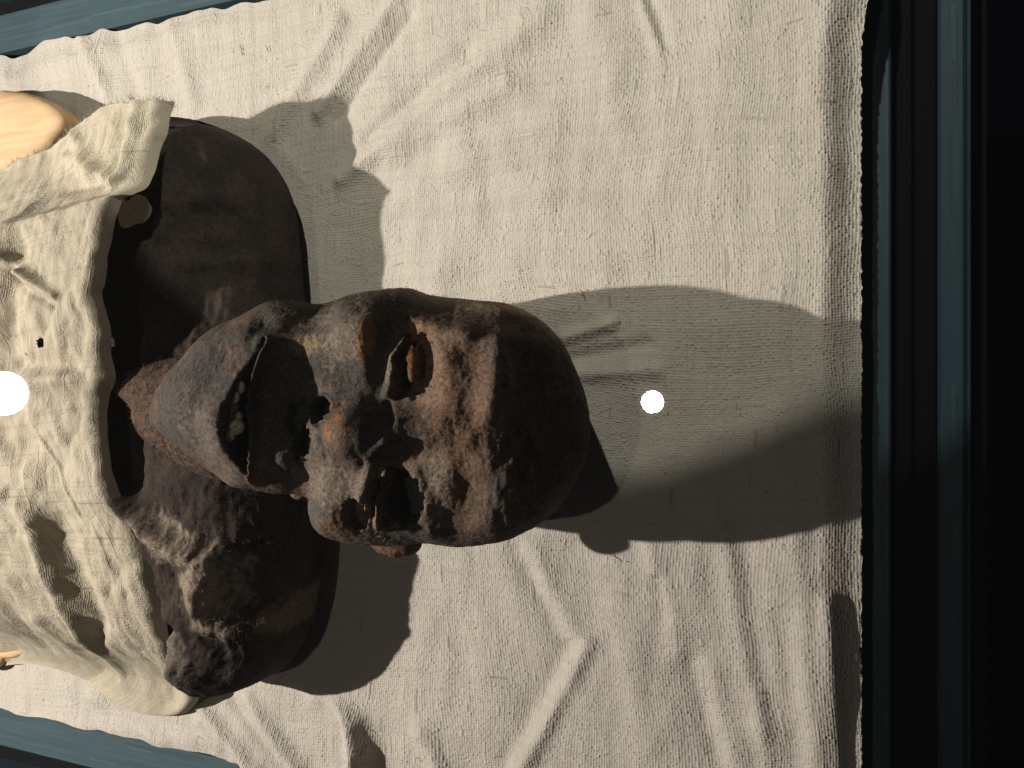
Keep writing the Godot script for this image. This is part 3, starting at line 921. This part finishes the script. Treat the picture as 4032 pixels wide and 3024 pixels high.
func torso() -> ArrayMesh:
	var f := PackedFloat32Array()
	# sunken side of the chest beside the shroud
	chain(f, [[-456.5, 104.3, 10.0, -16.0], [-432.3, 135.7, 14.0, -24.0], [-429.5, 168.0, 14.0, -26.0], [-454.0, 208.0, 10.0, -16.0]])
	ridge(f, -427.3, 167.7, -407.2, 166.5, 9.0, -12.0, 2.0, 4.0, -9.0)
	bump(f, -456.5, 57.3, 40, 40, -14.0)
	# collar bone, shoulder point, broken joint
	chain(f, [[-439.9, 79.8, 6.0, 16.0], [-399.5, 105.7, 8.0, 14.0], [-373.7, 118.2, 11.0, 11.0], [-378.2, 147.3, 11.0, 10.0]])
	bump(f, -408.9, 198.8, 20, 20, 10.0)
	pit(f, -346.0, 130.2, 19.0, 22.0, -13.0, 0.25, 0.0, 0.3)
	chain(f, [[-352.5, 113.3, 4.0, 4.0], [-332.0, 107.2, 4.0, 7.0], [-322.5, 123.5, 4.5, 10.0], [-323.3, 141.6, 5.0, 10.0], [-342.9, 161.8, 5.0, 8.0]])
	ridge(f, -376.2, 165.7, -348.6, 168.7, 5.0, 5.0)
	ridge(f, -380.2, 170.9, -368.9, 179.0, 3.0, -4.0)
	# upper shoulder
	bump(f, -393.4, -163.7, 40, 40, 6.0)
	ridge(f, -397.5, -80.9, -358.2, -86.2, 5.0, 3.0)
	ridge(f, -407.6, -122.3, -373.7, -128.6, 6.0, 2.5)
	bump(f, -373.7, -107.1, 34, 62, -17.0)
	pit(f, -432.7, -119.6, 13.0, 10.0, -5.0, 0.12, 30.0, 0.5)
	var t := PackedFloat32Array()
	var dust := Color(0.29, 0.235, 0.18)
	tint(t, -401.5, 103.3, 26, 14, dust, 0.9, 40)
	tint(t, -373.7, 132.0, 18, 30, dust, 0.85)
	tint(t, -411.0, 189.0, 18, 22, Color(0.19, 0.16, 0.13), 0.8)
	tint(t, -426.2, 201.1, 7, 13, Color(0.2, 0.1, 0.04), 0.9)
	tint(t, -342.9, 158.7, 7, 14, Color(0.17, 0.125, 0.08), 0.9, 10)
	tint(t, -357.2, -152.0, 10, 40, Color(0.07, 0.034, 0.02), 0.8, -30)
	# whatever lies under the shroud has sunk
	var hem := [Vector2(-405.5, -189.2), Vector2(-409.5, -163.5), Vector2(-425.1, -136.6), Vector2(-450.1, -128.5), Vector2(-457.0, -111.6), Vector2(-464.0, -73.6), Vector2(-467.0, -63.5), Vector2(-460.0, -36.6), Vector2(-456.1, -5.6), Vector2(-461.8, 24.2), Vector2(-460.0, 41.8), Vector2(-455.3, 62.3), Vector2(-444.9, 82.5), Vector2(-430.1, 100.4), Vector2(-419.8, 119.9), Vector2(-412.8, 139.4), Vector2(-408.3, 157.5), Vector2(-404.3, 172.4)]
	var shape := func(a, b, _w): return relief(f, a, b) + broad.get_noise_2d(a * 1.4, b * 0.9 + 300.0) * 3.0 + mid.get_noise_2d(a * 0.6, b * 0.35) * 0.5 - 0.8 * crack(a, b) + smoothstep(85.0, 110.0, b) * (mid.get_noise_2d(a * 0.4, b * 0.4) * 2.2 + mid.get_noise_2d(a * 1.3, b * 1.0) * 0.4) - 46.0 * smoothstep(2.0, 22.0, along(hem, b) - a)
	var color := func(a, b, c):
		var n := broad.get_noise_3d(a, b, c)
		var n2 := mid.get_noise_3d(a * 1.3, b * 1.3, c)
		var col := Color(0.030, 0.022, 0.019).lerp(Color(0.056, 0.040, 0.032), clampf(0.4 + n + n2 * 0.6, 0.0, 1.0))
		return tinted(t, a, b, col, n, n2) * (1.0 + 0.35 * fine.get_noise_3d(a, b, c)) * (1.0 - 0.5 * crack(a, b))
	var out := [Vector2(-528.0, -205.3), Vector2(-490.7, -211.5), Vector2(-459.7, -207.6), Vector2(-434.4, -200.1), Vector2(-414.2, -191.6), Vector2(-398.9, -182.8), Vector2(-386.0, -172.6), Vector2(-375.4, -160.5), Vector2(-367.0, -146.7), Vector2(-361.6, -129.1), Vector2(-358.3, -105.1), Vector2(-355.9, -77.8), Vector2(-352.6, -50.6), Vector2(-346.5, -23.4), Vector2(-343.7, 6.9), Vector2(-339.6, 40.4), Vector2(-338.8, 73.9), Vector2(-338.0, 100.7), Vector2(-337.2, 117.4), Vector2(-338.8, 141.0), Vector2(-343.7, 168.3), Vector2(-351.8, 191.2), Vector2(-364.1, 207.4), Vector2(-377.5, 217.4), Vector2(-394.6, 224.3), Vector2(-412.0, 228.6), Vector2(-429.9, 229.7), Vector2(-445.8, 227.7), Vector2(-457.4, 222.4), Vector2(-463.0, 214.1), Vector2(-466.8, 203.7), Vector2(-510.4, 186.7), Vector2(-583.0, 163.6), Vector2(-668.0, 151.1), Vector2(-795.0, 117.9), Vector2(-940.8, 9.6), Vector2(-829.5, -101.8), Vector2(-668.0, -146.6), Vector2(-593.9, -168.2), Vector2(-561.6, -192.0)]
	var centre := Vector2(-490.7, 14.9)
	return lump(out, 78.0, 34.0, 3.5, 260, 560, Transform3D(Basis.IDENTITY, Vector3(0, 0.035, 0)), shape, color, 0.6, centre)


func lobe(called: String, outline: Array, centre: Vector2, front: float, back: float, frame: Transform3D, c1: Color, c2: Color, rough: float, parent: Node, m: Material, rings := 24, segs := 48) -> MeshInstance3D:
	var shape := func(_a, _b, _w): return 0.0
	var color := func(a, b, c): return c1.lerp(c2, clampf(0.5 + mid.get_noise_3d(a * 2.5, b * 2.5, c) * 1.2, 0.0, 1.0)) * (1.0 + 0.3 * fine.get_noise_3d(a * 2.0, b * 2.0, c))
	return piece(called, lump(outline, front, back, 2.2, rings, segs, frame, shape, color, rough, centre), m, parent)


func extras(o: Node3D, frame: Transform3D):
	var skin := hide_material()
	# teeth behind the upper lip
	var enamel := StandardMaterial3D.new()
	enamel.vertex_color_use_as_albedo = true
	enamel.roughness = 0.7
	var at := [Vector2(-62.9, -17.5), Vector2(-65.4, -13.1), Vector2(-66.9, -7.7), Vector2(-65.4, -2.3), Vector2(-63.4, 2.5), Vector2(-67.9, 6.4)]
	for k in at.size():
		var r := 3.0 + 0.5 * sin(k * 2.3)
		var tf := frame * Transform3D(Basis.from_euler(Vector3(0.0, rng.randf_range(-0.4, 0.4), rng.randf_range(-0.3, 0.3))), Vector3(at[k].x * 0.001, 0.0650 + 0.0016 * sin(k * 1.7), at[k].y * 0.001))
		var sq := [Vector2(-4.5, -r * 0.6), Vector2(-4.8, 0), Vector2(-4.5, r * 0.6), Vector2(-2.0, r), Vector2(4.0, r * 0.8), Vector2(4.0, -r * 0.8), Vector2(-2.0, -r)]
		lobe("tooth", sq, Vector2.ZERO, 2.6, 2.6, tf, Color(0.62, 0.55, 0.43), Color(0.40, 0.33, 0.24), 0.3, o, enamel, 14, 24)
	# dried ear on the lower side
	var ear := [Vector2(-10.7, 70.5), Vector2(-2.4, 69.9), Vector2(9.9, 71.7), Vector2(20.9, 73.5), Vector2(22.5, 76.7), Vector2(20.3, 80.0), Vector2(12.1, 82.8), Vector2(1.7, 82.1), Vector2(-6.0, 78.6)]
	lobe("ear", ear, Vector2(6.6, 75.8), 12.0, 8.0, frame, Color(0.1, 0.07, 0.05), Color(0.2, 0.1, 0.06), 1.0, o, skin, 40, 90)
	# upper eyelid flap, rusty brown, inside the upper socket
	var lid := [Vector2(25.8, -36.2), Vector2(26.7, -38.6), Vector2(28.2, -39.6), Vector2(29.4, -38.1), Vector2(30.1, -35.0), Vector2(30.1, -29.7), Vector2(29.6, -24.7), Vector2(28.7, -21.3), Vector2(27.5, -20.1), Vector2(26.2, -21.8), Vector2(25.8, -25.4), Vector2(25.8, -30.2)]
	lobe("eyelid", lid, Vector2(27.9, -29.7), 2.5, 3.0, frame * Transform3D(Basis.IDENTITY, Vector3(0, 0.064, 0)), Color(0.24, 0.12, 0.05), Color(0.11, 0.065, 0.04), 0.4, o, skin, 24, 50)
	# bared strip of bone below the lower cheek
	var strut := [Vector2(-63.5, 40.3), Vector2(-57.6, 39.8), Vector2(-46.8, 44.0), Vector2(-40.8, 47.6), Vector2(-40.3, 51.4), Vector2(-46.8, 48.2), Vector2(-57.6, 43.5)]
	lobe("cheek_strip", strut, Vector2(-51.6, 44.0), 5.0, 4.0, frame, Color(0.2, 0.15, 0.1), Color(0.14, 0.085, 0.055), 0.6, o, skin, 24, 60)
	# pale filling that shows through a tear in the upper shoulder
	var patch := [Vector2(-450.6, -130.0), Vector2(-445.5, -129.3), Vector2(-439.9, -127.2), Vector2(-435.2, -123.6), Vector2(-432.7, -125.9), Vector2(-428.5, -128.1), Vector2(-421.8, -126.8), Vector2(-418.9, -122.8), Vector2(-416.0, -119.4), Vector2(-416.8, -115.1), Vector2(-421.8, -109.9), Vector2(-429.3, -108.2), Vector2(-441.2, -107.5), Vector2(-443.8, -111.6), Vector2(-445.5, -119.7)]
	lobe("pale_filling", patch, Vector2(-432.7, -118.6), 2.0, 8.0, Transform3D(Basis.IDENTITY, Vector3(0, 0.1085, 0)), Color(0.92, 0.90, 0.88), Color(0.80, 0.78, 0.76), 0.3, o, enamel, 40, 90)
	# crumbs along the upper temple
	for k in 26:
		var px := rng.randf()
		var a := lerpf(18.0, 74.0, px)
		var r := rng.randf_range(0.7, 2.2)
		var tf := frame * Transform3D(Basis.from_euler(Vector3(rng.randf() * 6.0, rng.randf() * 6.0, 0)), Vector3(a, lerpf(24.0, 34.0, rng.randf()), -61.0 + 6.0 * px + rng.randf_range(-1.5, 2.5)) * 0.001)
		var ring := []
		for q in 8:
			ring.append(Vector2.from_angle(TAU * q / 8.0) * r * rng.randf_range(0.7, 1.4))
		lobe("crumb", ring, Vector2.ZERO, r * 0.8, r * 0.8, tf, Color(0.1, 0.07, 0.05), Color(0.17, 0.14, 0.11), 0.4, o, skin, 8, 12)


# short bent strands scattered over a mesh: one object, since nobody could count them
func strands(called: String, mesh: ArrayMesh, count: int, length: float, width: float, lift: float, keep: Callable, c1: Color, c2: Color, parent: Node):
	var st := SurfaceTool.new()
	st.begin(Mesh.PRIMITIVE_TRIANGLES)
	for turn in [0.0, PI / 2]:
		var side := Vector3(cos(turn), 0, sin(turn))
		for k in 3:
			var y0 := k / 3.0
			var y1 := (k + 1) / 3.0
			var p0 := Vector3(y0 * y0 * 0.3, y0, y0 * y0 * 0.16)
			var p1 := Vector3(y1 * y1 * 0.3, y1, y1 * y1 * 0.16)
			var w0 := 0.05 * (1.0 - 0.8 * y0)
			var w1 := 0.05 * (1.0 - 0.8 * y1)
			quad(st, p0 - side * w0, p0 + side * w0, p1 + side * w1, p1 - side * w1)
	st.generate_normals()
	var mm := MultiMesh.new()
	mm.transform_format = MultiMesh.TRANSFORM_3D
	mm.use_colors = true
	mm.mesh = st.commit()
	var v: PackedVector3Array = mesh.surface_get_arrays(0)[Mesh.ARRAY_VERTEX]
	var n: PackedVector3Array = mesh.surface_get_arrays(0)[Mesh.ARRAY_NORMAL]
	var tf := []
	var tries := 0
	while tf.size() < count and tries < count * 60:
		tries += 1
		var i := rng.randi() % v.size()
		if not keep.call(v[i] * 1000.0):
			continue
		var along_ := Vector3(rng.randf_range(-1, 1), rng.randf_range(-1, 1), rng.randf_range(-1, 1))
		along_ = (along_ - n[i] * along_.dot(n[i])).normalized()
		var up := (along_ + n[i] * lift * rng.randf_range(0.1, 1.4)).normalized()
		var sx := up.cross(n[i]).normalized()
		var l := length * rng.randf_range(0.4, 1.5)
		var w := width * rng.randf_range(0.6, 1.5) / 0.05
		tf.append(Transform3D(Basis(sx * w * (1 if l < width * 8 else 1), up * l, sx.cross(up) * w), v[i] - n[i] * 0.0002))
	mm.instance_count = tf.size()
	for k in tf.size():
		mm.set_instance_transform(k, tf[k])
		mm.set_instance_color(k, c1.lerp(c2, rng.randf()))
	var o := MultiMeshInstance3D.new()
	o.name = called
	o.multimesh = mm
	var m := StandardMaterial3D.new()
	m.vertex_color_use_as_albedo = true
	m.roughness = 0.9
	m.cull_mode = BaseMaterial3D.CULL_DISABLED
	o.material_override = m
	parent.add_child(o, true)
	o.set_meta("kind", "stuff")


# ------------------------------------------------------------------ shroud
func spline(pts: Array, t: float) -> Vector3:
	var n := pts.size() - 1
	var x := clampf(t, 0.0, 1.0) * n
	var i := mini(int(x), n - 1)
	var u := x - i
	return pts[i].cubic_interpolate(pts[i + 1], pts[maxi(i - 1, 0)], pts[mini(i + 2, n)], u)


func shroud():
	var edge := [Vector3(-0.412, 0.101, -0.1941), Vector3(-0.4117, 0.102, -0.1875), Vector3(-0.4106, 0.107, -0.1723), Vector3(-0.4116, 0.113, -0.1537), Vector3(-0.4055, 0.128, -0.1303), Vector3(-0.4071, 0.139, -0.1219), Vector3(-0.4131, 0.142, -0.118), Vector3(-0.4183, 0.143, -0.1022), Vector3(-0.4199, 0.145, -0.0844), Vector3(-0.4211, 0.146, -0.0668), Vector3(-0.4251, 0.145, -0.0578), Vector3(-0.4227, 0.145, -0.0481), Vector3(-0.4199, 0.144, -0.0334), Vector3(-0.4227, 0.142, -0.0175), Vector3(-0.4187, 0.142, -0.0051), Vector3(-0.4298, 0.136, 0.0091), Vector3(-0.4357, 0.132, 0.0228), Vector3(-0.4388, 0.128, 0.0398), Vector3(-0.4389, 0.124, 0.0601), Vector3(-0.4347, 0.119, 0.0806), Vector3(-0.4257, 0.114, 0.0994), Vector3(-0.4219, 0.108, 0.1205), Vector3(-0.4244, 0.099, 0.1434), Vector3(-0.4314, 0.088, 0.1664), Vector3(-0.4416, 0.074, 0.1884), Vector3(-0.4484, 0.06, 0.2074), Vector3(-0.4512, 0.045, 0.2242), Vector3(-0.4518, 0.036, 0.2375), Vector3(-0.4577, 0.028, 0.2494), Vector3(-0.4761, 0.016, 0.2628), Vector3(-0.4909, 0.009, 0.2693)]
	var ni := 430
	var nj := 300
	var f := PackedFloat32Array()
	# folds of the cover
	chain(f, [[-565.6, 67.7, 11.0, 5.0], [-526.7, 79.1, 11.0, 8.0], [-505.7, 97.5, 10.0, 10.0], [-506.4, 138.8, 9.0, 11.0], [-514.0, 185.4, 8.0, 10.0], [-544.0, 253.2, 6.0, 6.0]])
	chain(f, [[-487.5, 96.3, 10.0, -5.0], [-486.7, 133.8, 10.0, -7.0], [-485.4, 165.7, 8.0, -7.0], [-519.0, 209.6, 5.0, -4.0]])
	ridge(f, -494.3, 29.1, -467.6, 88.6, 1.8, 2.0)
	ridge(f, -507.1, -122.1, -512.6, -34.5, 9.0, 5.0)
	ridge(f, -500.1, -85.6, -510.6, 9.8, 13.0, -10.0)
	ridge(f, -529.1, -95.4, -487.5, -73.5, 4.0, 5.0)
	ridge(f, -487.5, -73.5, -456.8, -56.3, 3.5, 4.5)
	ridge(f, -498.8, -70.9, -458.9, -51.7, 3.5, -3.0)
	ridge(f, -485.3, -134.2, -441.9, -134.9, 5.0, -3.5)
	ridge(f, -501.5, -163.8, -428.6, -132.0, 5.0, 4.0)
	ridge(f, -449.8, -187.4, -437.7, -137.5, 7.0, -5.0)
	ridge(f, -434.8, -191.8, -428.6, -135.1, 7.0, 6.0)
	ridge(f, -501.5, -180.6, -462.2, -144.0, 6.0, 4.0)
	ridge(f, -508.0, 0.2, -445.9, -4.5, 5.0, 3.0)
	ridge(f, -498.8, -12.8, -445.9, -12.2, 6.0, -4.0)
	ridge(f, -531.5, 23.3, -485.3, 54.5, 14.0, -6.0)
	ridge(f, -558.2, 183.6, -573.0, 237.9, 9.0, 4.0)
	ridge(f, -574.6, 161.6, -611.4, 227.2, 9.0, -4.0)
	var p := PackedVector3Array()
	var uv := PackedVector2Array()
	var skip := {}
	p.resize(ni * nj)
	uv.resize(ni * nj)
	var holes := [Vector3(-471.7, -27.6, 3.1), Vector3(-488.1, -20.9, 1.0), Vector3(-456.5, -27.7, 0.0)]
	for i in ni:
		var s := float(i) / (ni - 1)
		var e := spline(edge, s)
		var up := smoothstep(0.0, 0.25, s) * (1.0 - smoothstep(0.62, 0.97, s))
		var left := Vector3(-0.98, 0.05 + 0.10 * up, lerpf(-0.115, 0.245, s))
		for j in nj:
			var t := float(j) / (nj - 1)
			t = t * (0.55 + 0.45 * t)
			var q := e.lerp(left, t)
			var far := t * e.distance_to(left) * 1000.0
			# upper border bulges, lower border scallops
			q.z -= 0.012 * exp(-pow((far - 60.0) / 35.0, 2)) * (1.0 - smoothstep(0.0, 0.12, s))
			q.z += 0.010 * sin(far * 0.028 + 0.6) * smoothstep(0.9, 1.0, s)
			# ends come to rest on the linen
			var low := smoothstep(0.80, 1.0, s)
			q.y = lerpf(q.y, 0.006 + 0.006 * absf(sin(far * 0.03)), low * smoothstep(0.0, 30.0, far) * 0.8)
			var xm := q.x * 1000.0
			var zm := q.z * 1000.0
			var calm := minf(1.0, q.y / 0.05)
			var h := relief(f, xm, zm) * calm + broad.get_noise_2d(xm * 0.7, zm * 0.5) * 3.0 * calm + mid.get_noise_2d(xm * 0.5, zm * 0.2) * 0.5 + absf(broad.get_noise_2d(xm * 0.9 + 60.0, zm * 0.7)) * 3.2 * calm * smoothstep(3.0, 14.0, far) + fine.get_noise_2d(xm * 0.3, zm * 0.3) * 0.08
			# the hem turns down
			var hem := maxf(0.0, 1.0 - far / 9.0)
			h -= 8.0 * hem * hem * (1.0 - 0.5 * smoothstep(0.9, 1.0, s))
			q.x += 0.004 * (1.0 - hem * hem) * 0.0
			q.x += mid.get_noise_2d(zm * 0.4, 50.0) * 0.0008
			q.y = maxf(q.y + h * 0.001, 0.007)
			p[i * nj + j] = q
			uv[i * nj + j] = Vector2((far + 8.0 * (1.0 - hem * hem)) * 0.001, s * 0.56) / 0.30
			for hole in holes:
				var d := Vector2(xm - hole.x, zm - hole.y).length()
				if d < hole.z * (1.0 + 0.35 * fine.get_noise_2d(xm * 3.0, zm * 3.0)):
					skip[i * nj + j] = true
	var m := plain(Color(0.55, 0.495, 0.385), 0.9, 0.2)
	m.albedo_texture = wrap_color
	m.normal_enabled = true
	m.normal_texture = wrap_normal
	m.normal_scale = 1.3
	m.backlight_enabled = true
	m.backlight = Color(0.24, 0.20, 0.135)
	var sheet := surface_from(p, ni, nj, false, uv, PackedColorArray(), skip, false)
	var o := piece("shroud", sheet, m)
	# frayed upper border
	var border := PackedVector3Array()
	for j in range(0, int(nj * 0.62)):
		border.append(p[j])
	for i in range(0, 14):
		border.append(p[i * nj])
	var rim := []
	rim.resize(Mesh.ARRAY_MAX)
	rim[Mesh.ARRAY_VERTEX] = border
	var out_n := PackedVector3Array()
	for q in border:
		out_n.append(Vector3(0.25, 0.35, -0.9).normalized())
	rim[Mesh.ARRAY_NORMAL] = out_n
	var rm := ArrayMesh.new()
	rm.add_surface_from_arrays(Mesh.PRIMITIVE_POINTS, rim)
	strands("frayed_threads", rm, 420, 0.0042, 0.00014, 1.6, func(_p): return true, Color(0.42, 0.37, 0.28), Color(0.62, 0.56, 0.45), o)
	tag(o, "cream linen shroud with a turned down hem across the mummy's chest", "shroud")


# ------------------------------------------------------------------ small things
func small_things():
	var wood := StandardMaterial3D.new()
	wood.vertex_color_use_as_albedo = true
	wood.roughness = 0.7
	# pale board ends that stick out on both sides below the shroud
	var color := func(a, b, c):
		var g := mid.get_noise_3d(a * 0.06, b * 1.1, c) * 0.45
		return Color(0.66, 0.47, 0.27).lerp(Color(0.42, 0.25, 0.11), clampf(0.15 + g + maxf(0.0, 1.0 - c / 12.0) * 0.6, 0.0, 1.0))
	var shape := func(_a, _b, _w): return 0.0
	var out := [Vector2(-750.2, -184.2), Vector2(-750.2, -259.2), Vector2(-711.9, -261.3), Vector2(-675.2, -258.3), Vector2(-645.6, -254.2), Vector2(-622.7, -247.4), Vector2(-606.9, -240.1), Vector2(-594.7, -233.3), Vector2(-587.1, -226.8), Vector2(-584.9, -219.5), Vector2(-594.7, -208.9), Vector2(-617.0, -191.5), Vector2(-639.8, -173.7)]
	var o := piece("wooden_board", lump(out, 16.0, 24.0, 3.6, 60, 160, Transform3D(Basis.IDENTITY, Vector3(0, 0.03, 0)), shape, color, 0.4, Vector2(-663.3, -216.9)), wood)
	tag(o, "pale wooden board with a rounded corner, beside the upper end of the shroud", "board")
	out = [Vector2(-802.6, 226.0), Vector2(-802.6, 266.7), Vector2(-742.2, 261.0), Vector2(-691.5, 251.3), Vector2(-667.1, 244.8), Vector2(-659.9, 239.7), Vector2(-663.5, 235.9), Vector2(-679.2, 234.4), Vector2(-703.9, 234.9), Vector2(-742.2, 223.7)]
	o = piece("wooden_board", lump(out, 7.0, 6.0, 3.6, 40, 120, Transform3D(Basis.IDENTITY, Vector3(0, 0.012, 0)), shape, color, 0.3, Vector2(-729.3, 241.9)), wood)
	tag(o, "thin tip of pale wood peeping out under the lower border of the shroud", "board")
	# stray threads that lie on the sheet
	var tm := plain(Color(0.55, 0.48, 0.36), 0.8)
	var dm := plain(Color(0.16, 0.11, 0.07), 0.8)
	for q in [
		[Vector3(-0.1206, 0.006, 0.1139), 30.0, 12.0, tm, "pale bent thread on the linen below the shadow of the head"],
		[Vector3(-0.1439, 0.007, -0.0608), 60.0, 5.0, dm, "short brown thread on the linen above the shadow of the head"],
		[Vector3(-0.4275, 0.006, -0.2677), 80.0, 9.0, dm, "dark curved thread on the linen near the upper rail"],
		[Vector3(-0.402, 0.006, -0.2647), 65.0, 6.0, dm, "short dark thread on the linen right of the curved one near the upper rail"],
		[Vector3(0.0076, 0.005, 0.1738), 5.0, 6.0, tm, "pale loose yarn end at the right border of the sheet, lower part"],
		[Vector3(0.0228, 0.004, 0.1611), 85.0, 4.0, dm, "tiny dark thread at the right border of the sheet"],
		[Vector3(-0.54, 0.008, 0.2548), 10.0, 7.0, dm, "dark thread on the linen below the shroud's lower border"],
		[Vector3(-0.2671, 0.006, 0.272), 30.0, 5.0, tm, "pale thread on the linen at the lower picture edge"],
	]:
		var strand := piece("thread", thread(q[2]), q[3])
		strand.position = q[0]
		strand.rotation_degrees.y = -q[1]
		tag(strand, q[4], "thread", "stray threads on the linen")


func thread(length: float) -> ArrayMesh:
	# a thin bent tube that lies along x, centred on its origin
	var st := SurfaceTool.new()
	st.begin(Mesh.PRIMITIVE_TRIANGLES)
	var r := 0.00028
	var bend := rng.randf_range(-0.25, 0.25)
	var at := []
	for k in 15:
		var t := k / 14.0 - 0.5
		at.append(Vector3(t * length, 0.3 + 0.5 * sin(k * 0.9), length * (bend * (t * t * 4.0 - 0.5) + 0.03 * sin(k * 0.8))) * 0.001)
	for k in 14:
		for a in 6:
			var u0 := Vector3(0, cos(TAU * a / 6.0), sin(TAU * a / 6.0)) * r
			var u1 := Vector3(0, cos(TAU * (a + 1) / 6.0), sin(TAU * (a + 1) / 6.0)) * r
			quad(st, at[k] + u0, at[k] + u1, at[k + 1] + u1, at[k + 1] + u0)
	st.generate_normals()
	return st.commit()
